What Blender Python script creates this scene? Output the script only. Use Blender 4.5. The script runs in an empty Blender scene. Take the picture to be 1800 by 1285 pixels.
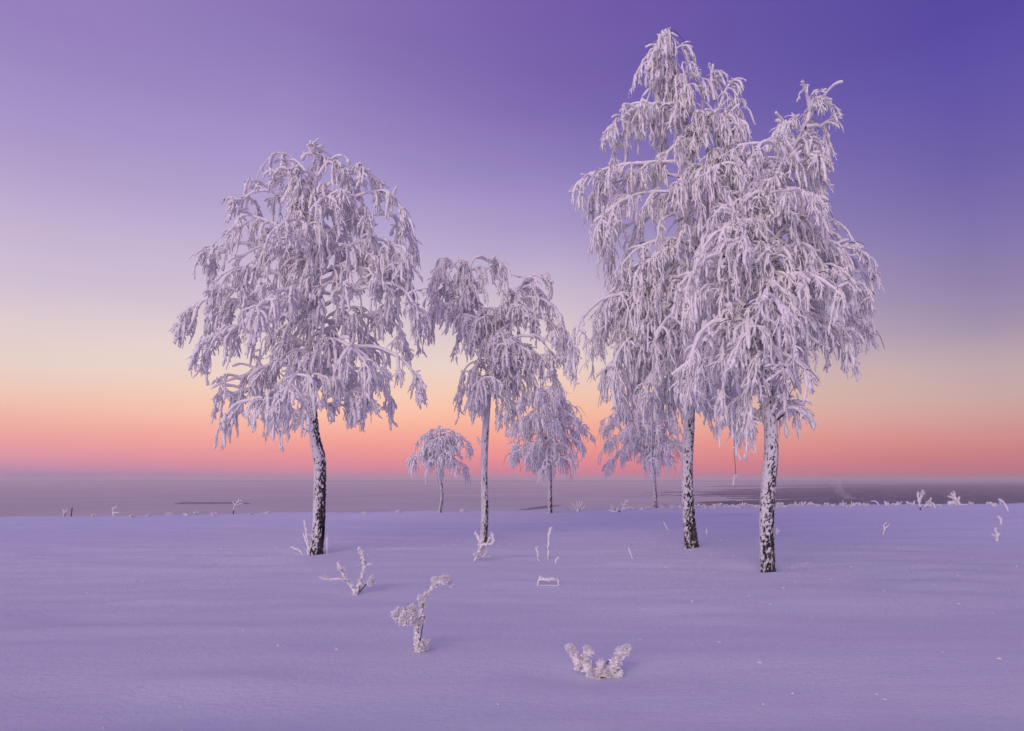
import bpy, math
import numpy as np
from mathutils import Vector

# ------------------------------------------------------------------ camera
sc = bpy.context.scene
F = 1200.0                      # focal length in photo pixels (24 mm on 36 mm)
HORIZON = 841.0                 # photo row of the true horizon
CAM_H = 1.6
PITCH = math.atan((HORIZON - 642.5) / F)
CP, SP = math.cos(PITCH), math.sin(PITCH)
cam_d = bpy.data.cameras.new('camera')
cam_d.sensor_width = 36.0
cam_d.lens = 24.0
cam_d.clip_start = 0.05
cam_d.clip_end = 60000
cam = bpy.data.objects.new('camera', cam_d)
sc.collection.objects.link(cam)
cam.location = (0, 0, CAM_H)
cam.rotation_euler = (math.pi / 2 + PITCH, 0, 0)
sc.camera = cam


def ray(u, v):
    xc, yc = (u - 900.0) / F, (642.5 - v) / F
    return np.array([xc, CP - yc * SP, SP + yc * CP])


def P(u, v, Y):
    d = ray(u, v)
    return np.array([0, 0, CAM_H]) + d * (Y / d[1])


# ------------------------------------------------------------------ dusk sky
def lin(c):
    return tuple(((x / 255) / 12.92 if x / 255 <= .04045 else ((x / 255 + .055) / 1.055) ** 2.4) for x in c)


SKY = {
    60: [(24, 150, 129, 190), (100, 155, 136, 194), (200, 167, 148, 202), (300, 181, 162, 207), (400, 198, 180, 211),
         (500, 208, 192, 210), (570, 222, 204, 206), (640, 232, 209, 201), (690, 239, 198, 182), (730, 241, 182, 168),
         (770, 238, 162, 160), (800, 223, 150, 164), (824, 194, 140, 170), (842, 146, 130, 172)],
    480: [(24, 139, 117, 182), (100, 145, 126, 188), (200, 157, 139, 197), (300, 171, 155, 205), (400, 189, 173, 209),
          (500, 205, 189, 210), (570, 220, 203, 208), (640, 233, 210, 202), (690, 243, 203, 182), (730, 247, 189, 165),
          (770, 244, 166, 153), (803, 232, 147, 152), (829, 204, 136, 160), (845, 160, 130, 162)],
    970: [(24, 118, 94, 170), (100, 120, 99, 173), (200, 129, 110, 180), (300, 148, 131, 192), (400, 172, 155, 203),
          (500, 199, 182, 206), (570, 217, 199, 206), (640, 232, 208, 200), (690, 244, 201, 178), (730, 249, 187, 159),
          (770, 247, 163, 147), (803, 237, 143, 145), (829, 214, 130, 149), (845, 182, 130, 155), (855, 156, 130, 152)],
    1730: [(24, 88, 74, 160), (100, 93, 80, 164), (200, 104, 90, 168), (300, 116, 102, 172), (400, 130, 116, 175),
           (500, 148, 133, 175), (570, 165, 148, 175), (640, 190, 167, 172), (690, 201, 170, 168), (730, 209, 160, 156),
           (770, 212, 143, 139), (803, 204, 127, 132), (829, 190, 115, 129), (846, 165, 112, 130), (856, 134, 110, 132)],
}
ZENITH = {60: (130, 109, 181), 480: (120, 97, 174), 970: (104, 83, 165), 1730: (80, 67, 157)}

w = bpy.data.worlds.new('World')
sc.world = w
w.use_nodes = True
nt = w.node_tree
nt.nodes.clear()
N = nt.nodes.new
L = nt.links.new
out = N('ShaderNodeOutputWorld')
bg = N('ShaderNodeBackground')
bg.inputs['Strength'].default_value = 1.0
tc = N('ShaderNodeTexCoord')
sep = N('ShaderNodeSeparateXYZ')
L(tc.outputs['Generated'], sep.inputs[0])


def wmath(op, a, b=None):
    n = N('ShaderNodeMath')
    n.operation = op
    for i, x in enumerate((a, b)):
        if x is None:
            continue
        if isinstance(x, (int, float)):
            n.inputs[i].default_value = x
        else:
            L(x, n.inputs[i])
    return n.outputs[0]


el = wmath('ARCSINE', sep.outputs[2])
elf = wmath('DIVIDE', wmath('ADD', wmath('MULTIPLY', el, 180 / math.pi), 5.0), 95.0)
hyp = wmath('SQRT', wmath('ADD', wmath('MULTIPLY', sep.outputs[0], sep.outputs[0]), wmath('MULTIPLY', sep.outputs[1], sep.outputs[1])))
saz = wmath('DIVIDE', sep.outputs[0], wmath('MAXIMUM', hyp, 1e-4))


def ramp(u):
    n = N('ShaderNodeValToRGB')
    cr = n.color_ramp
    cr.interpolation = 'LINEAR'
    stops = []
    for (v, r, g, b) in SKY[u]:
        d = ray(u, v)
        e = math.degrees(math.atan2(d[2], math.hypot(d[0], d[1])))
        stops.append(((e + 5) / 95, lin((r, g, b))))
    stops.append((1.0, lin(ZENITH[u])))
    stops.sort()
    while len(cr.elements) > 1:
        cr.elements.remove(cr.elements[-1])
    cr.elements[0].position = stops[0][0]
    cr.elements[0].color = (*stops[0][1], 1)
    for p, c in stops[1:]:
        e = cr.elements.new(p)
        e.color = (*c, 1)
    L(elf, n.inputs[0])
    return n.outputs[0]


def s_of(u):
    d = ray(u, 600)
    return d[0] / math.hypot(d[0], d[1])


def mapr(x, a, b):
    n = N('ShaderNodeMapRange')
    n.interpolation_type = 'LINEAR'
    L(x, n.inputs[0])
    n.inputs[1].default_value = a
    n.inputs[2].default_value = b
    return n.outputs[0]


def mixc(f, a, b):
    n = N('ShaderNodeMix')
    n.data_type = 'RGBA'
    L(f, n.inputs[0])
    L(a, n.inputs[6])
    L(b, n.inputs[7])
    return n.outputs[2]


m2 = ramp(60)
for ua, ub in ((60, 480), (480, 970), (970, 1730)):
    m2 = mixc(mapr(saz, s_of(ua), s_of(ub)), m2, ramp(ub))
smap = N('ShaderNodeMapping')
smap.inputs['Scale'].default_value = (1.1, 1.1, 4.5)
smap.inputs['Rotation'].default_value = (0, math.radians(24), 0)
L(tc.outputs['Generated'], smap.inputs[0])
snz = N('ShaderNodeTexNoise')                    # faint uneven veils of thin high haze
snz.inputs['Scale'].default_value = 1.5
snz.inputs['Detail'].default_value = 4
L(smap.outputs[0], snz.inputs['Vector'])
veil = wmath('ADD', wmath('MULTIPLY', snz.outputs[0], .22), .89)
vsc = N('ShaderNodeVectorMath')
vsc.operation = 'SCALE'
L(m2, vsc.inputs[0])
L(veil, vsc.inputs['Scale'])
m2 = vsc.outputs[0]
L(m2, bg.inputs['Color'])
L(bg.outputs[0], out.inputs[0])

# ------------------------------------------------------------------ sun: soft afterglow from behind the camera
sun_d = bpy.data.lights.new('sun', 'SUN')
sun_d.energy = 2.0
sun_d.angle = math.radians(55)
sun_d.color = (1.0, 0.81, 0.80)
sun = bpy.data.objects.new('sun', sun_d)
sc.collection.objects.link(sun)
sun_el, sun_az = math.radians(11), math.radians(203)      # azimuth from +Y clockwise: behind the camera, to the left
to_sun = Vector((math.sin(sun_az) * math.cos(sun_el), math.cos(sun_az) * math.cos(sun_el), math.sin(sun_el)))
sun.rotation_euler = to_sun.to_track_quat('Z', 'Y').to_euler()

vs = sc.view_settings
vs.view_transform = 'Standard'
vs.look = 'None'
vs.exposure = 0.0
vs.gamma = 1.0
sc.cycles.max_bounces = 8
sc.cycles.diffuse_bounces = 7
sc.cycles.glossy_bounces = 1
sc.cycles.volume_bounces = 1
sc.cycles.use_denoising = True

rng = np.random.RandomState(11)


# ------------------------------------------------------------------ helpers
def vnoise(p, seed=0):
    """smooth value noise in -1..1 for an (n,3) or (n,2) array"""
    p = np.asarray(p, float)
    if p.shape[1] == 2:
        p = np.c_[p, np.zeros(len(p))]
    i = np.floor(p).astype(np.int64)
    f = p - i
    f = f * f * (3 - 2 * f)
    r = np.zeros(len(p))
    for dx in (0, 1):
        for dy in (0, 1):
            for dz in (0, 1):
                h = (i[:, 0] + dx) * 374761393 + (i[:, 1] + dy) * 668265263 + (i[:, 2] + dz) * 1274126177 + seed * 974711
                h = (h ^ (h >> 13)) * 1274126177 & 0x7fffffff
                h = (h ^ (h >> 16)) & 0xffff
                wgt = (f[:, 0] if dx else 1 - f[:, 0]) * (f[:, 1] if dy else 1 - f[:, 1]) * (f[:, 2] if dz else 1 - f[:, 2])
                r += wgt * (h / 32767.5 - 1)
    return r


def fbm(p, o=3, seed=0):
    r = 0
    a = 1.0
    q = np.asarray(p, float).copy()
    for k in range(o):
        r = r + a * vnoise(q, seed + k)
        q = q * 2.03 + 7.1
        a *= .5
    return r


def unit(a):
    return a / np.maximum(np.linalg.norm(a, axis=-1, keepdims=True), 1e-9)


class MB:
    """collects vertices and polygons for one mesh"""

    def __init__(self):
        self.v, self.f4, self.f3, self.fn, self.n = [], [], [], [], 0
        self.mask = []
        self.fm = []

    def tubes(self, C, R, cap=True, ref=None, rs=rng):
        """C (n,k,3) centre lines, R (n,k,s) radii -> n closed tubes"""
        n, k, s = R.shape
        T = np.gradient(C, axis=1)
        T = unit(T)
        if ref is None:
            ref = unit(rs.normal(size=(n, 1, 3)) + np.array([0, 0, .0]))
        U = unit(np.cross(T, np.broadcast_to(ref, T.shape)))
        V = np.cross(T, U)
        a = np.arange(s) * 2 * math.pi / s
        pts = C[:, :, None, :] + R[..., None] * (np.cos(a)[None, None, :, None] * U[:, :, None, :] + np.sin(a)[None, None, :, None] * V[:, :, None, :])
        base = self.n
        self.v.append(pts.reshape(-1, 3))
        idx = base + np.arange(n * k * s).reshape(n, k, s)
        nx = np.roll(idx, -1, axis=2)
        q = np.stack([idx[:, :-1], nx[:, :-1], nx[:, 1:], idx[:, 1:]], axis=-1).reshape(-1, 4)
        self.f4.append(q)
        self.n += n * k * s
        if cap:
            tip = C[:, -1] + T[:, -1] * R[:, -1].mean(axis=1, keepdims=True) * .8
            b2 = self.n
            self.v.append(tip)
            self.n += n
            ti = (b2 + np.arange(n))[:, None].repeat(s, 1)
            self.f3.append(np.stack([idx[:, -1], nx[:, -1], ti], axis=-1).reshape(-1, 3))
        return pts

    def spikes(self, Pn, D, Ln, Wd, rs=rng):
        """little frost crystals: thin three-sided needles at Pn along D"""
        n = len(Pn)
        if n == 0:
            return
        D = unit(D)
        U = unit(np.cross(D, rs.normal(size=(n, 3))))
        V = np.cross(D, U)
        b = self.n
        a = np.array([0, 2.09, 4.19])
        ring = Pn[:, None] + Wd[:, None, None] * (np.cos(a)[None, :, None] * U[:, None] + np.sin(a)[None, :, None] * V[:, None])
        tip = Pn + D * Ln[:, None]
        self.v.append(ring.reshape(-1, 3))
        self.v.append(tip)
        ri = b + np.arange(n * 3).reshape(n, 3)
        ti = b + n * 3 + np.arange(n)
        self.n += n * 4
        for k in range(3):
            self.f3.append(np.stack([ri[:, k], ri[:, (k + 1) % 3], ti], axis=-1))

    def raw(self, v, f4=None, f3=None):
        b = self.n
        self.v.append(np.asarray(v, float))
        self.n += len(v)
        if f4 is not None:
            self.f4.append(np.asarray(f4) + b)
        if f3 is not None:
            self.f3.append(np.asarray(f3) + b)

    def build(self, name, mats, parent=None, smooth=True, origin=None, attr=None, matidx=None):
        V = np.concatenate(self.v) if self.v else np.zeros((0, 3))
        if origin is not None:
            V = V - np.asarray(origin)
        f4 = np.concatenate(self.f4) if self.f4 else np.zeros((0, 4), int)
        f3 = np.concatenate(self.f3) if self.f3 else np.zeros((0, 3), int)
        me = bpy.data.meshes.new(name)
        me.vertices.add(len(V))
        me.vertices.foreach_set('co', V.astype(np.float32).ravel())
        nl = len(f4) * 4 + len(f3) * 3
        me.loops.add(nl)
        me.loops.foreach_set('vertex_index', np.concatenate([f4.ravel(), f3.ravel()]).astype(np.int32))
        me.polygons.add(len(f4) + len(f3))
        st = np.concatenate([np.arange(len(f4)) * 4, len(f4) * 4 + np.arange(len(f3)) * 3])
        me.polygons.foreach_set('loop_start', st.astype(np.int32))
        if smooth:
            me.polygons.foreach_set('use_smooth', np.ones(len(st), bool))
        if attr is not None:
            at = me.attributes.new('frost', 'FLOAT', 'POINT')
            at.data.foreach_set('value', np.asarray(attr, np.float32))
        for m in (mats if isinstance(mats, (list, tuple)) else [mats]):
            me.materials.append(m)
        me.update(calc_edges=True)
        me.validate()
        o = bpy.data.objects.new(name, me)
        sc.collection.objects.link(o)
        if parent is not None:
            o.parent = parent
        return o


def tag(o, label=None, cat=None, group=None, kind=None):
    if label:
        o['label'] = label
    if cat:
        o['category'] = cat
    if group:
        o['group'] = group
    if kind:
        o['kind'] = kind
    return o


def empty(name, loc):
    o = bpy.data.objects.new(name, None)
    sc.collection.objects.link(o)
    o.location = tuple(float(x) for x in loc)
    o.empty_display_size = .2
    return o


# ------------------------------------------------------------------ materials
def new_mat(name):
    m = bpy.data.materials.new(name)
    m.use_nodes = True
    t = m.node_tree
    b = t.nodes['Principled BSDF']
    return m, t, b


def add_noise(t, scale, detail=3, rough=.55, coord=None, vec_scale=None):
    tcn = t.nodes.new('ShaderNodeTexCoord')
    n = t.nodes.new('ShaderNodeTexNoise')
    n.inputs['Scale'].default_value = scale
    n.inputs['Detail'].default_value = detail
    n.inputs['Roughness'].default_value = rough
    src = tcn.outputs['Object']
    if vec_scale:
        mp = t.nodes.new('ShaderNodeMapping')
        mp.inputs['Scale'].default_value = vec_scale
        t.links.new(src, mp.inputs[0])
        src = mp.outputs[0]
    t.links.new(src, n.inputs['Vector'])
    return n.outputs[0]


def ramp_mat(t, fac, stops):
    r = t.nodes.new('ShaderNodeValToRGB')
    e = r.color_ramp.elements
    while len(e) > 1:
        e.remove(e[-1])
    e[0].position, e[0].color = stops[0][0], (*stops[0][1], 1)
    for p, c in stops[1:]:
        x = e.new(p)
        x.color = (*c, 1)
    t.links.new(fac, r.inputs[0])
    return r.outputs[0]


def bump(t, b, h, strength, dist):
    n = t.nodes.new('ShaderNodeBump')
    n.inputs['Strength'].default_value = strength
    n.inputs['Distance'].default_value = dist
    t.links.new(h, n.inputs['Height'])
    t.links.new(n.outputs[0], b.inputs['Normal'])
    return n


def mat_frost():
    m, t, b = new_mat('hoar_frost')
    n = add_noise(t, 26, 4, .65)
    c = ramp_mat(t, n, [(.25, (.85, .835, .845)), (.6, (.93, .915, .92))])
    t.links.new(c, b.inputs['Base Color'])
    b.inputs['Roughness'].default_value = .9
    b.inputs['Specular IOR Level'].default_value = .15
    bump(t, b, n, .9, .02)
    return m


def mat_bark_dark(name='dark_twig_bark', c0=(.022, .016, .018), c1=(.06, .045, .045)):
    m, t, b = new_mat(name)
    n = add_noise(t, 30, 3)
    t.links.new(ramp_mat(t, n, [(.3, c0), (.7, c1)]), b.inputs['Base Color'])
    b.inputs['Roughness'].default_value = .85
    bump(t, b, n, .5, .01)
    return m


def mat_trunk():
    """birch bark under rime: the frost attribute says where rime is plastered on"""
    m, t, b = new_mat('birch_trunk_bark')
    at = t.nodes.new('ShaderNodeAttribute')
    at.attribute_name = 'frost'
    n1 = add_noise(t, 55, 4, .7, vec_scale=(1, 1, .6))
    n2 = add_noise(t, 9, 4, .6, vec_scale=(1, 1, .3))
    bark = ramp_mat(t, n2, [(.3, (.012, .010, .013)), (.55, (.05, .042, .046)), (.75, (.16, .145, .15))])
    ad = t.nodes.new('ShaderNodeMath')
    ad.operation = 'MULTIPLY_ADD'
    t.links.new(n1, ad.inputs[0])
    ad.inputs[1].default_value = 1.0
    t.links.new(at.outputs['Fac'], ad.inputs[2])
    mr = t.nodes.new('ShaderNodeMapRange')
    mr.interpolation_type = 'SMOOTHSTEP'
    t.links.new(ad.outputs[0], mr.inputs[0])
    mr.inputs[1].default_value = .88
    mr.inputs[2].default_value = 1.10
    mx = t.nodes.new('ShaderNodeMix')
    mx.data_type = 'RGBA'
    t.links.new(mr.outputs[0], mx.inputs[0])
    t.links.new(bark, mx.inputs[6])
    mx.inputs[7].default_value = (.66, .645, .68, 1)
    t.links.new(mx.outputs[2], b.inputs['Base Color'])
    b.inputs['Roughness'].default_value = .9
    b.inputs['Specular IOR Level'].default_value = .15
    bump(t, b, mr.outputs[0], .8, .02)
    return m


def mat_snow():
    m, t, b = new_mat('wind_packed_snow')
    n1 = add_noise(t, 1.4, 5, .6, vec_scale=(.35, 1.2, 1))
    n2 = add_noise(t, 22, 4, .7, vec_scale=(.55, 1, 1))
    n3 = add_noise(t, 240, 2, .6)
    c = ramp_mat(t, n1, [(.3, (.79, .83, .91)), (.7, (.85, .88, .94))])
    t.links.new(c, b.inputs['Base Color'])
    b.inputs['Roughness'].default_value = .8
    b.inputs['Specular IOR Level'].default_value = .25
    a = t.nodes.new('ShaderNodeMath')
    a.operation = 'MULTIPLY_ADD'
    t.links.new(n1, a.inputs[0])
    a.inputs[1].default_value = 2.2
    t.links.new(n2, a.inputs[2])
    a2 = t.nodes.new('ShaderNodeMath')
    a2.operation = 'MULTIPLY_ADD'
    t.links.new(n3, a2.inputs[0])
    a2.inputs[1].default_value = .6
    t.links.new(a.outputs[0], a2.inputs[2])
    bump(t, b, a2.outputs[0], .65, .02)
    return m


def mat_plain(name, c0, c1, scale):
    m, t, b = new_mat(name)
    n = add_noise(t, scale, 4, .6)
    t.links.new(ramp_mat(t, n, [(.35, c0), (.65, c1)]), b.inputs['Base Color'])
    b.inputs['Roughness'].default_value = .9
    b.inputs['Specular IOR Level'].default_value = .1
    return m


M_FROST = mat_frost()
M_TWIG = mat_bark_dark()
M_REED = mat_bark_dark('reddish_twig_bark', (.10, .022, .018), (.20, .05, .04))
M_TRUNK = mat_trunk()
M_SNOW = mat_snow()
M_ICE = mat_plain('wind_swept_lake_ice', (.60, .57, .51), (.72, .68, .61), .002)
M_FOREST = mat_plain('snow_dusted_far_forest', (.075, .068, .105), (.19, .175, .23), .02)
M_SHORE = mat_plain('bare_shore_scrub', (.16, .145, .17), (.34, .32, .35), .05)
M_HILL = mat_plain('far_hill_woods', (.10, .09, .12), (.25, .23, .27), .004)

# ------------------------------------------------------------------ ground
RIDGE_Y = 33.0
VALLEY = -80.0
ru = np.array([-6000, 25, 300, 700, 950, 1100, 1250, 1400, 1500, 1620, 1776, 8000])
rv = np.array([908, 908, 905, 901, 899, 896, 892, 889, 888, 886, 884, 880])
DENTS = []                      # (x, y, radius, depth)


def ground_z(x, y):
    x, y = np.atleast_1d(np.asarray(x, float)), np.atleast_1d(np.asarray(y, float))
    yy = np.maximum(y, 3.0)
    u = 900 + F * x / np.maximum(yy, RIDGE_Y)
    crest = CAM_H - (np.interp(u, ru, rv) - HORIZON) / F * RIDGE_Y
    q = np.clip(y / RIDGE_Y, 0, 1.0)
    z = crest * q ** 1.5
    p = np.c_[x, y]
    near = np.exp(-np.maximum(np.abs(x) - 60, 0) / 40)
    z = z + .10 * vnoise(p * [.09, .16], 3) * np.clip(y / 8, .2, 1) * near + .035 * vnoise(p * [.25, .6], 5) * near + .016 * vnoise(p * [.8, 2.2], 8) * near + .007 * vnoise(p * [2.1, 5.5], 9) * near
    z = z + .045 * np.maximum(vnoise(p * [.45, 1.6], 21), 0) ** 2 * near
    for (dx, dy, r, dp) in DENTS:
        z = z - dp * np.exp(-((x - dx) ** 2 + (y - dy) ** 2) / (r * r))
    over = np.maximum(y - RIDGE_Y, 0)
    fall = .02 * over + .0065 * np.minimum(over, 40) ** 2 + .5 * np.maximum(over - 40, 0)
    z = np.maximum(z - fall, VALLEY)
    return z


def G(u, v):
    """where the sight line of photo pixel (u,v) meets the snow"""
    d = ray(u, v)
    t = np.linspace(2.5, 60, 3000)
    pts = np.array([0, 0, CAM_H]) + t[:, None] * d
    below = pts[:, 2] <= ground_z(pts[:, 0], pts[:, 1])
    k = int(np.argmax(below)) if below.any() else -1
    if k < 0:
        p = P(u, v, RIDGE_Y - 1)
        return np.array([p[0], p[1], float(ground_z(p[0], p[1])[0])])
    p = pts[k]
    p[2] = float(ground_z(p[0], p[1])[0])
    return p


TREE_BASES = {'A': (556, 972), 'B': (850, 953), 'C': (1216, 960), 'D': (1350, 1001)}
BASE = {k: G(*TREE_BASES[k]) for k in TREE_BASES}
for k in 'ACD':
    DENTS.append((BASE[k][0] - .25, BASE[k][1], .55, .06))
    DENTS.append((BASE[k][0] + .12, BASE[k][1] - .34, .22, -.05))
    DENTS.append((BASE[k][0] - .28, BASE[k][1] - .30, .18, -.03))
DENTS.append((*G(626, 1047)[:2], .5, .04))
DENTS.append((*(G(1045, 1188)[:2] + [-.12, .05]), .35, .05))


def axis(fine, step, far, n):
    a = np.arange(0, fine, step)
    g = np.geomspace(fine, far, n)
    return np.concatenate([a, g])


ax = axis(30, .36, 24000, 46)
xs = np.concatenate([-ax[:0:-1], ax])
ys = np.concatenate([-axis(6, .6, 600, 14)[:0:-1], np.arange(0, 16, .13), np.arange(16, 46, .26), np.geomspace(46, 24000, 70)])
X, Yg = np.meshgrid(xs, ys)
Zg = ground_z(X.ravel(), Yg.ravel())
nx, ny = len(xs), len(ys)
ii = np.arange(nx * ny).reshape(ny, nx)
q = np.stack([ii[:-1, :-1], ii[:-1, 1:], ii[1:, 1:], ii[1:, :-1]], -1).reshape(-1, 4)
# the far valley floor is a wind-swept frozen lake
mb = MB()
mb.raw(np.c_[X.ravel(), Yg.ravel(), Zg], f4=q)
ground = mb.build('snow_ground', M_SNOW)
tag(ground, kind='structure')


def sheet(name, outline, z, mat):
    """flat outline lying on the valley floor"""
    me = bpy.data.meshes.new(name)
    me.from_pydata([(x, y, z) for x, y in outline], [], [list(range(len(outline)))])
    me.materials.append(mat)
    o = bpy.data.objects.new(name, me)
    sc.collection.objects.link(o)
    return o


ice = sheet('frozen_lake', [(-15000, 420), (6000, 420), (9000, 9000), (3000, 20000), (-15000, 20000)], VALLEY + .3, M_ICE)
tag(ice, kind='structure')


def vp(u, v, z=VALLEY):
    """photo pixel -> point on the valley floor"""
    d = ray(u, v)
    t = (z - CAM_H) / d[2]
    return np.array([0, 0, CAM_H]) + d * t


def canopy(name, poly_px, h, mat, seed, n=60, edge=.12):
    """a bumpy wooded mass over a quad of the valley floor given by its photo corners (near-left, near-right, far-right, far-left)"""
    c = np.array([vp(u, v)[:2] for u, v in poly_px])
    s, t = np.meshgrid(np.linspace(0, 1, n * 2), np.linspace(0, 1, n))
    s, t = s.ravel(), t.ravel()
    p = ((1 - s) * (1 - t))[:, None] * c[0] + (s * (1 - t))[:, None] * c[1] + (s * t)[:, None] * c[2] + ((1 - s) * t)[:, None] * c[3]
    e = np.clip(np.minimum(np.minimum(s, 1 - s), np.minimum(t, 1 - t)) / edge + .35 * vnoise(np.c_[s * 30, t * 12], seed), 0, 1)
    r = np.random.RandomState(seed)
    z = VALLEY - 1 + e * h * (.75 + .25 * r.rand(len(s)))
    m = MB()
    i = np.arange(len(s)).reshape(n, n * 2)
    f = np.stack([i[:-1, :-1], i[:-1, 1:], i[1:, 1:], i[1:, :-1]], -1).reshape(-1, 4)
    m.raw(np.c_[p, z], f4=f)
    return m.build(name, mat, smooth=False)


rf = np.random.RandomState(77)
fm = MB()
for k in range(17):
    f = k / 16
    va = 894 - 47.2 * f ** .75
    u0 = 1090 + 190 * rf.rand() + 60 * (1 - f)
    th = 1.6 + 2.6 * (1 - f)
    if k > 10:
        u0 += 40
    fo = canopy('far_forest', [(u0, va + rf.uniform(-.6, .6)), (1900, va - 1.0), (1900, va - th - 1.2), (u0 + rf.uniform(20, 120), va - th * .5)], 13 * (.8 + .4 * rf.rand()), M_FOREST, 40 + k, 22, .45)
    co = np.empty(len(fo.data.vertices) * 3, np.float32)
    fo.data.vertices.foreach_get('co', co)
    fa = np.empty(len(fo.data.loops), np.int32)
    fo.data.loops.foreach_get('vertex_index', fa)
    fm.raw(co.reshape(-1, 3), f4=fa.reshape(-1, 4))
    me_ = fo.data
    bpy.data.objects.remove(fo)
    bpy.data.meshes.remove(me_)
o = fm.build('far_forest', M_FOREST, smooth=False)
fs_ = canopy('far_shore_woods', [(-260, 847.6), (2060, 847.4), (2060, 845.8), (-260, 846.0)], 34, M_HILL, 91, 60, .3)
tag(fs_, 'hazy line of woods along the far shore under the horizon', 'forest', kind='stuff')
tag(o, 'dark violet forest spread over the valley floor beyond the right ridge', 'forest', kind='stuff')
o = canopy('tree_belt', [(296, 886.6), (446, 886.2), (438, 884.2), (312, 884.2)], 5, M_SHORE, 6, 16)
tag(o, 'thin dark tree belt across the pale lake, left of the tall left birch', 'tree belt', kind='stuff')
o = canopy('shore_scrub', [(868, 903.5), (962, 893.5), (992, 887.5), (958, 889.5)], 3, M_SHORE, 7, 20)
tag(o, 'dark slanting shore strip behind the narrow middle birch trunk', 'shore', kind='stuff')


# ------------------------------------------------------------------ frosted birches
def resample(pts, n):
    pts = np.asarray(pts, float)
    d = np.r_[0, np.cumsum(np.linalg.norm(np.diff(pts[:, :3], axis=0), axis=1))]
    s = np.linspace(0, d[-1], n)
    # Catmull-like smoothing through cubic resampling of a finer chaikin line
    q = pts
    for _ in range(3):
        a, b = q[:-1], q[1:]
        m = np.empty((2 * len(a), q.shape[1]))
        m[0::2] = a * .75 + b * .25
        m[1::2] = a * .25 + b * .75
        q = np.vstack([pts[:1], m, pts[-1:]])
    d = np.r_[0, np.cumsum(np.linalg.norm(np.diff(q[:, :3], axis=0), axis=1))]
    s = np.linspace(0, d[-1], n)
    return np.stack([np.interp(s, d, q[:, k]) for k in range(q.shape[1])], axis=1)


UP = np.array([0, 0, 1.0])


def trunk_mesh(pts, origin, name, parent, rs, side=-1.0, cover=.0, dark_base=.5, flare=True, bare_side=1.0, face=.26):
    """pts: (n,4) world xyz + radius; plastered rime raised over fissured bark"""
    n = max(24, int(np.linalg.norm(np.diff(pts[:, :3], axis=0), axis=1).sum() / .026))
    q = resample(pts, n)
    s = 36
    C = q[None, :, :3]
    R0 = q[:, 3]
    hgt = np.linspace(0, 1, n)
    a = np.arange(s) * 2 * math.pi / s
    A, H = np.meshgrid(a, q[:, 2] - q[0, 2])
    # frames use a fixed reference so that angle 0 always means the same compass side
    ref = np.array([[[0, 1.0, 0]]])
    ca, sa = np.cos(A), np.sin(A)
    # U = T x ref: for an upright trunk U = -X, V = T x U = -Y
    facing = -(ca * 1.0) * (-side) * -1.0
    facing = ca if side < 0 else -ca         # +1 on the windward (rimed) side
    toward = sa                              # V points to -Y: the camera side
    pp = np.stack([ca * 4.0, sa * 4.0, H * 10.5], -1).reshape(-1, 3)
    n1 = vnoise(pp * 2.2, rs.randint(999)).reshape(A.shape)
    n2 = vnoise(pp * [4.2, 4.2, 3.4], rs.randint(999)).reshape(A.shape)
    n3 = vnoise(pp * [.5, .5, .25], rs.randint(999)).reshape(A.shape)
    hi = .38 * H.max()                       # inside the crown the trunk is all rime
    mask = .40 + cover + face * facing * np.where(facing < 0, bare_side, 1) + .42 * n1 + .40 * n2 + .14 * n3 - dark_base * np.exp(-H / .6) * .5 + .26 * np.clip(H / 2.2, 0, 1) + .5 * np.clip((H - hi) / 1.0, 0, 1)
    m = np.clip((mask - .3) / .35, 0, 1)
    m = m * m * (3 - 2 * m)
    fl = 1 + (.22 * np.exp(-H / .18) if flare else 0)
    R = R0[:, None] * fl * (1 + .05 * n3 + .05 * n1) + m * (.012 + .006 * n2) - (1 - m) * .003
    mb = MB()
    mb.tubes(C, R[None], ref=ref)
    attr = np.r_[np.clip(mask, 0, 1.2).ravel(), [1.0]]
    return mb.build(name, M_TRUNK, parent, origin=origin, attr=attr), q


def lump(n, k, s, rs, ring=.34, vert=.26):
    a = rs.rand(n, k, 1)
    return (1 - ring / 2 + ring * a * 1.3) * (1 - vert / 2 + vert * rs.rand(n, k, s))


def hang(start, d0, length, droop, k, rs, wob=.12):
    """n twigs that leave along d0 and bend down under rime"""
    n = len(start)
    step = (length / (k - 1))[:, None]
    pts = np.empty((n, k, 3))
    pts[:, 0] = start
    d = unit(d0)
    for i in range(1, k):
        d = unit(d + np.array([0, 0, -1.0]) * (droop[:, None] * step) + rs.normal(size=(n, 3)) * wob)
        pts[:, i] = pts[:, i - 1] + d * step
    return pts


def plates(mb, Pn, size, rs, D=None):
    """feathery rime: small bent crystal plates at points Pn"""
    n = len(Pn)
    d = unit(rs.normal(size=(n, 3)) + UP * .2) if D is None else unit(D + .45 * rs.normal(size=(n, 3)))
    u = unit(np.cross(d, rs.normal(size=(n, 3))))
    w_ = np.cross(d, u)
    s_ = size[:, None]
    v = np.stack([Pn, Pn + d * s_ * .6 + u * s_ * .30, Pn + d * s_ * 1.15 + w_ * s_ * .18, Pn + d * s_ * .55 - u * s_ * .30], 1).reshape(-1, 3)
    i = np.arange(n)[:, None] * 4
    mb.raw(v, f3=np.vstack([i + np.array([0, 1, 2]), i + np.array([0, 2, 3])]))


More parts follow.
